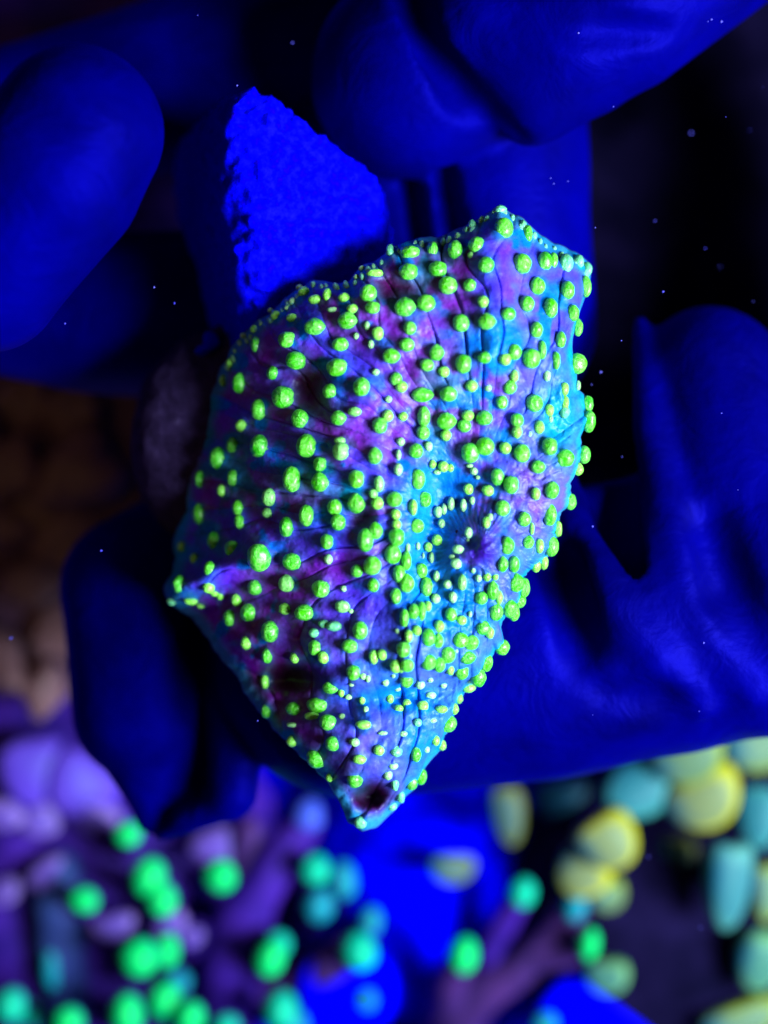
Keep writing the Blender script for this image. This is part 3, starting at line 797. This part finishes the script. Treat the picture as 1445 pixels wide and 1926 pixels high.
g = SDF((-3.0, 1.4, -2.2), (-1.6, 2.9, -0.6), 0.04)
g.add(g.ell(PT(394, 645, -1.25), (0.11, 0.15, 0.10)), 0.05)
g.add(g.ell(PT(384, 660, -1.30), (0.09, 0.08, 0.08)), 0.05)
g.F += 0.04 * vnoise(g.X * 8, g.Y * 8, g.Z * 8)
chip = obj('ceramic_chip', local(g.mesh('ceramic_chip')), M_plug, coral)
g = SDF((-4.2, -3.2, -4.6), (2.6, 3.6, 0.9), 0.065)
g.add(g.ell(PT(415, 830, -2.0), (1.22, 1.55, 1.0)), 0.2)
g.add(g.cap(PT(560, 1000, -2.2), PT(740, 980, -1.5), 1.1, 1.1), 0.3)
g.add(g.cap(PT(600, 760, -1.6), PT(520, 620, -1.8), 0.9, 0.7), 0.3)
g.add(g.cap(PT(440, 1120, -2.2), PT(560, 1230, -1.9), 0.5, 0.5), 0.3)
g.F += 0.07 * fbm(g.X * 2.2, g.Y * 2.2, g.Z * 2.2, 4)
for a in (0, -1):
    g.F[a] = 0.1; g.F[:, a] = 0.1; g.F[:, :, a] = 0.1
base = obj('encrusted_base', local(g.mesh('encrusted_base')), M_base, coral)
base['label'] = 'dark encrusted rock base'

# ------------------------------------------------------------------ corals on the tank floor
def blob_mesh(name, mat, seed, nu=24, nv=16, bean=0.0, lump=0.06):
    """unit tentacle end seen from above; colour factor 1 on the crown, 0 below"""
    V, F, C = [], [], []
    for j in range(nv + 1):
        ph = math.pi * j / nv
        for i in range(nu):
            a = 2 * math.pi * i / nu
            x, y, z = math.sin(ph) * math.cos(a), math.sin(ph) * math.sin(a), math.cos(ph)
            if bean:
                x, y, z = [math.copysign(abs(w) ** 0.88, w) for w in (x, y, z)]
                x *= 0.93; y *= 0.93
            f = 1 + lump * float(vnoise(x * 1.3 + seed * 3.1, y * 1.3 + 4, z * 1.3))
            x, y, z = x * f, y * f, z * f
            fac = min(max((z + 0.25) / 0.7, 0), 1)
            if bean:
                rr = math.hypot(x, y)
                z = z * (0.75 + 0.35 * rr ** 4) if z > 0 else z   # raised lip, shallow middle
                y = y + bean * x * x - bean * 0.4
                fac = 0.42 + 0.58 * min(max((rr - 0.6) / 0.25, 0), 1) if z > -0.2 else 0.0
                fac *= 1.0
            V.append((x, y, z)); C.append((fac,) * 3)
    for j in range(nv):
        for i in range(nu):
            F.append((j * nu + i, (j + 1) * nu + i, (j + 1) * nu + (i + 1) % nu, j * nu + (i + 1) % nu))
    m = mesh_from(name, np.array(V), np.array(F)); add_color(m, np.array(C, np.float32)); m.materials.append(mat)
    return m
tip_ms = [blob_mesh('tentacle_tip', M_tip, q) for q in range(4)]
lav_ms = [blob_mesh('lavender_lobe', M_lav, q + 9, bean=0.35) for q in range(3)]
ham_ms = [blob_mesh('tentacle', M_ham, q + 17, bean=0.22 + 0.12 * q) for q in range(3)]

DEEP = -1.8
def put(name, me, parent, px, py, z, rx, ry, rz=0.0, hgt=None, color=(0.0, 0.7, 0.25), tilt=(0, 0)):
    z = z + DEEP
    k = (D - z) / D / PPC
    o = bpy.data.objects.new(name, me); COL.objects.link(o); o.parent = parent
    loc = Vector(W3(*PT(px, py, z))) - Vector(parent.location)
    hgt = hgt if hgt else (rx + ry) / 2
    o.matrix_basis = Matrix.Translation(loc) @ Matrix.Rotation(math.radians(rz), 4, 'Z') @ Matrix.Rotation(tilt[0], 4, 'X') @ Matrix.Rotation(tilt[1], 4, 'Y') @ Matrix.Diagonal((rx * k, ry * k, hgt * k, 1))
    o.color = (*color, 1)
    return o

def branch(name, parent, pts, rs, mat, seed=0):
    V, F = tube([PT(q[0], q[1], max(q[2] + DEEP, -12.7)) for q in pts], rs, 14, wob=0.07, seed=seed)
    V[:, 2] += ZO
    V -= np.array(parent.location) / U
    return obj(name, mesh_from(name, V, F), mat, parent)

GREEN = (0.0, 0.52, 0.12); GT = (0.0, 0.40, 0.24); TEAL = (0.003, 0.20, 0.28)
LAV = (0.17, 0.11, 0.42)

def colony(name, foot, label, cat, group=None):
    e = empty(name, foot); tag(e, label, cat, group); return e

def floor_at(px, py): 
    q = PT(px, py, -11.5); return (q[0], q[1], -12.4)

# lavender coral with green tips, lower left
c1 = colony('soft_coral', floor_at(210, 1700), 'lavender branching coral crowded with round green tips', 'coral')
for q in [(240,1568,26,23,-6.0,GREEN),(158,1692,29,24,-6.2,GREEN),(280,1650,33,38,-6.0,GREEN),(305,1690,29,34,-5.9,GREEN),(415,1647,30,32,-6.2,GREEN),(262,1800,37,37,-5.8,GREEN),(313,1788,25,34,-6.4,GREEN),(240,1905,30,40,-6.0,GREEN),(128,1920,30,28,-6.0,GREEN),(20,1890,30,32,-6.4,GT),(55,1908,20,26,-7.0,GT),(310,1880,32,35,-6.3,GREEN),(357,1912,29,30,-6.0,GREEN),(335,1845,24,22,-7.2,TEAL),(425,1928,26,20,-6.8,GT),(102,1805,24,58,-7.4,TEAL)]:
    put('tentacle_tip', random.choice(tip_ms), c1, q[0], q[1], q[4], q[2], q[3], random.uniform(-25, 25), None, q[5])
    branch('branch', c1, [(q[0], q[1], q[4] - 0.15), (q[0] * 0.93 + 15, q[1] + 22, q[4] - 1.6), (q[0] * 0.75 + 55, q[1] * 0.75 + 430, -12.0)], [0.17, 0.26, 0.5], M_purple, q[0])
for q in [(182,1530,48,34,-35),(78,1542,34,38,-70),(98,1642,36,44,-75),(412,1590,36,56,-80),(212,1738,46,26,10),(322,1738,34,30,30),(2,1530,30,44,80),(8,1672,34,28,10),(150,1470,80,62,-40),(60,1440,70,70,0),(362,1760,22,20,0)]:
    zz = -6.8 - random.random() * 0.7
    put('lavender_lobe', random.choice(lav_ms), c1, q[0], q[1], zz, q[2], q[3], q[4], (q[2] + q[3]) * 0.45, LAV if q[2] < 60 else (0.10, 0.05, 0.55), (random.uniform(-0.3, 0.3), random.uniform(-0.3, 0.3)))
    branch('branch', c1, [(q[0], q[1], zz - 0.2), (q[0] * 0.9 + 20, q[1] + 20, zz - 2.0), (q[0] * 0.75 + 55, q[1] * 0.75 + 430, -12.0)], [0.3, 0.36, 0.5], M_purple, q[1])
branch('trunk', c1, [(110, 1640, -7.4), (115, 1800, -7.6), (125, 1960, -9.0), (150, 2000, -12.4)], [0.42, 0.48, 0.52, 0.6], M_navy, 4)

# purple coral with teal tips, bottom centre
c2 = colony('soft_coral', floor_at(470, 1850), 'purple forked coral with teal and green tips standing on blue lit sand', 'coral')
branch('trunk', c2, [(400, 2000, -12.6), (415, 1920, -9.0), (445, 1760, -7.6), (500, 1650, -7.2), (585, 1535, -7.0)], [0.9, 0.72, 0.55, 0.45, 0.26], M_purple, 2)
branch('branch', c2, [(455, 1740, -7.6), (462, 1640, -7.4), (470, 1560, -7.2)], [0.4, 0.32, 0.25], M_maroon, 5)
branch('branch', c2, [(425, 1900, -9.4), (560, 1850, -8.4), (640, 1800, -7.7)], [0.55, 0.48, 0.4], M_maroon, 8)
put('tentacle_tip', tip_ms[0], c2, 580, 1535, -7.0, 30, 34, 0, None, (0.04, 0.08, 0.55))
for q in [(508,1802,28,35,-6.0,GREEN),(522,1775,26,24,-6.6,GT),(593,1635,29,30,-6.3,GT),(645,1655,25,36,-6.9,TEAL),(600,1702,29,33,-6.8,TEAL),(676,1788,33,37,-6.2,GT),(697,1732,21,26,-6.9,TEAL),(530,1900,32,40,-6.6,GT),(550,1925,30,26,-6.6,TEAL),(690,1880,18,20,-7.4,TEAL)]:
    put('tentacle_tip', random.choice(tip_ms), c2, q[0], q[1], q[4], q[2], q[3], random.uniform(-25, 25), None, q[5])
    branch('branch', c2, [(q[0], q[1], q[4] - 0.15), (q[0] - 14, q[1] + 18, q[4] - 1.2), (q[0] * 0.7 + 140, q[1] * 0.6 + 730, -10.5)], [0.17, 0.22, 0.4], M_purple if q[0] > 560 else M_maroon, q[0])

# brown violet coral, bottom right of centre
c3 = colony('soft_coral', floor_at(850, 1900), 'brown violet antler coral with four green tips in front of blue lit sand', 'coral')
branch('trunk', c3, [(820, 2040, -12.6), (850, 1950, -9.0), (880, 1880, -8.0), (1000, 1800, -7.4), (1085, 1710, -6.9)], [0.8, 0.6, 0.5, 0.36, 0.22], M_maroon, 3)
branch('branch', c3, [(850, 1930, -8.6), (845, 1860, -7.6), (868, 1805, -6.7)], [0.45, 0.36, 0.24], M_maroon, 5)
branch('branch', c3, [(905, 1865, -8.0), (930, 1770, -7.6), (978, 1690, -7.0)], [0.36, 0.28, 0.2], M_purple, 6)
branch('branch', c3, [(1000, 1800, -7.4), (1060, 1795, -7.0), (1105, 1780, -6.6)], [0.34, 0.26, 0.16], M_maroon, 7)
for q in [(872,1795,27,36,-6.3,GREEN),(983,1678,25,28,-6.7,GT),(1082,1705,22,28,-6.7,TEAL),(1108,1775,19,32,-6.3,GREEN),(1025,1925,24,22,-6.8,TEAL)]:
    put('tentacle_tip', random.choice(tip_ms), c3, q[0], q[1], q[4], q[2], q[3], random.uniform(-25, 25), None, q[5])

# yellow hammer coral, lower right
hc = colony('hammer_coral', floor_at(1270, 1650), 'hammer coral with fat yellow green bean shaped tentacles', 'coral')
YEL = (0.30, 0.33, 0.0); YG = (0.17, 0.25, 0.004); OLV = (0.10, 0.12, 0.02); CYG = (0.03, 0.19, 0.19)
for q in [(1295,1420,78,50,-6.0,25,YG),(1200,1480,62,70,-6.6,-60,CYG),(1322,1495,82,60,-6.3,30,YEL),(1140,1575,62,60,-6.0,35,YEL),(1098,1640,56,48,-6.5,-40,YEL),(1140,1680,40,34,-6.8,10,YG),(955,1525,34,62,-7.0,8,OLV),(850,1630,48,30,-7.2,0,OLV),(1370,1652,46,92,-6.0,-4,(0.05,0.22,0.20)),(1275,1612,40,50,-7.4,0,OLV),(1425,1530,42,66,-6.6,0,CYG),(1425,1395,80,56,-6.8,15,YG),(1440,1672,34,60,-6.8,0,YG),(1428,1800,48,66,-6.4,-10,(0.09,0.27,0.09)),(1142,1832,46,36,-6.8,5,(0.09,0.25,0.09)),(1395,1915,86,40,-6.8,18,YG),(1060,1500,60,50,-8.6,10,(0.01,0.05,0.10)),(1230,1760,70,60,-8.6,60,(0.01,0.05,0.12))]:
    put('tentacle', random.choice(ham_ms), hc, q[0], q[1], q[4], q[2], q[3], q[5], min(q[2], q[3]) * 0.9, q[6], (random.uniform(-0.25, 0.25), random.uniform(-0.25, 0.25)))
    branch('stalk', hc, [(q[0], q[1], q[4] - 0.15), (q[0] * 0.9 + 125, q[1] * 0.92 + 132, q[4] - 2.2), (q[0] * 0.5 + 630, q[1] * 0.5 + 830, -12.2)], [min(q[2], q[3]) / PPC * 0.8, min(q[2], q[3]) / PPC * 0.75, 0.6], M_navy, q[0])

# brown coral in the shade at the left
bc = colony('polyp_coral', floor_at(60, 950), 'dim brown lumpy coral in the shade left of the spotted coral', 'coral')
BRN = (0.20, 0.11, 0.13)
M_brl = tip_mat('brown_lobe', (0.04, 0.018, 0.06)); brl = [blob_mesh('lobe', M_brl, 40 + q, lump=0.5) for q in range(3)]
for q in [(165,770,62,50),(70,760,60,44),(40,880,58,50),(150,900,70,60),(30,1000,52,46),(160,1020,60,44),(90,960,50,50),(60,1100,58,50),(110,1190,60,56),(10,1230,48,60),(90,1290,62,50),(-30,800,60,60)]:
    zz = -6.8 - random.random()
    put('lobe', random.choice(brl), bc, q[0] + random.uniform(-15, 15), q[1], zz, q[2] * random.uniform(0.8, 1.6), q[3] * random.uniform(0.8, 1.5), random.uniform(0, 90), None, BRN)
    branch('stalk', bc, [(q[0], q[1], zz - 0.1), (q[0], q[1] + 5, zz - 2.5), (q[0] * 0.6 + 30, q[1] * 0.6 + 390, -12.2)], [0.35, 0.36, 0.5], M_brown, q[0])

# pale plugs lying on the sand
M_pl2 = plain('blue_lit_ceramic', (0.0, 0.0, 0.75), (0.0, 0.0, 0.95), 3.0, 0.85, 0.1, (0, 0, 1))  # blue lamplight on pale ceramic, put into the base colour
def frag_plug(px, py, z, r, label):
    e = empty('frag_plug', tuple(PT(px, py, z))); tag(e, label, 'plug', 'plugs on the sand')
    V, F = [], []
    prof = [(0.0, 0.28), (0.55, 0.28), (0.6, 0.22), (0.93, 0.22), (1.0, 0.15), (1.0, -0.1), (0.93, -0.18), (0.42, -0.2)]
    n = 40
    for rr, zz in prof:
        for i in range(n):
            a = 2 * math.pi * i / n; V.append((rr * r * math.cos(a), rr * r * math.sin(a), zz))
    for j in range(len(prof) - 1):
        for i in range(n):
            F.append((j * n + i, (j + 1) * n + i, (j + 1) * n + (i + 1) % n, j * n + (i + 1) % n))
    obj('plug_disc', mesh_from('plug_disc', np.array(V), np.array(F), True), M_pl2, e)
    V, F = tube([(0, 0, -0.15), (0, 0, -(z + ZO) * 0.5), (0, 0, -(z + ZO) + 0.05)], [0.42 * r, 0.40 * r, 0.36 * r], 20)
    obj('plug_stem', mesh_from('plug_stem', V, F), M_pl2, e)
frag_plug(655, 1860, -9.6, 0.9, 'blue lit ceramic plug beside the teal tipped coral')
rock('added_bright_mound', PE(800, 1660, -11.8), (2.4, 2.6, 1.9), M_pl2, 'added blue lit mound brightening the sand under the tip of the spotted coral', 33, 0.15, 0.45)  # lump added so the sand here reads brighter
frag_plug(1150, 1960, -9.4, 1.5, 'blue lit ceramic plug below the antler coral')

# drifting specks in the water: too many and too small to be things
sp = []
for q in [(372,28,0),(446,160,0.2),(550,80,-1),(290,540,0),(328,570,0),(122,608,0.5),(1088,62,0.3),(1332,40,0),(1338,36,0.1),(1357,40,0),(1154,200,0),(1036,335,-0.2),(1042,345,-0.2),(1068,341,-0.2),(1120,428,0),(1232,415,-1),(1327,467,-1),(1247,548,0),(1300,250,-2),(1410,245,-2),(1130,700,-0.5),(1357,777,0.3),(1324,1209,0.4),(1115,990,0),(1315,1338,0),(190,1036,0),(20,1200,-1),(640,1430,0),(485,1356,0),(1115,1345,0.3),(1220,1612,-2),(1318,1745,-2)]:
    sp.append((q[0], q[1], q[2], random.uniform(1.2, 3.2)))
for _ in range(14):
    sp.append((random.uniform(1110, 1445), random.uniform(100, 1000), random.uniform(-2, 1), random.uniform(0.8, 1.6)))
V, F = [], []
for x, y, z, r in sp:
    c0 = PT(x, y, z); r = r / PPC; b0 = len(V)
    for d in [(1, 0, 0), (-1, 0, 0), (0, 1, 0), (0, -1, 0), (0, 0, 1), (0, 0, -1)]:
        f = random.uniform(0.6, 1.3)
        V.append((c0[0] + d[0] * r * f, c0[1] + d[1] * r * f, c0[2] + ZO + d[2] * r * f))
    for f in [(0, 2, 4), (2, 1, 4), (1, 3, 4), (3, 0, 4), (2, 0, 5), (1, 2, 5), (3, 1, 5), (0, 3, 5)]:
        F.append(tuple(b0 + i for i in f))
so = obj('drifting_specks', mesh_from('drifting_specks', np.array(V), F), M_speck)
tag(so, 'tiny pale blue specks drifting in the water', 'specks', kind='stuff')
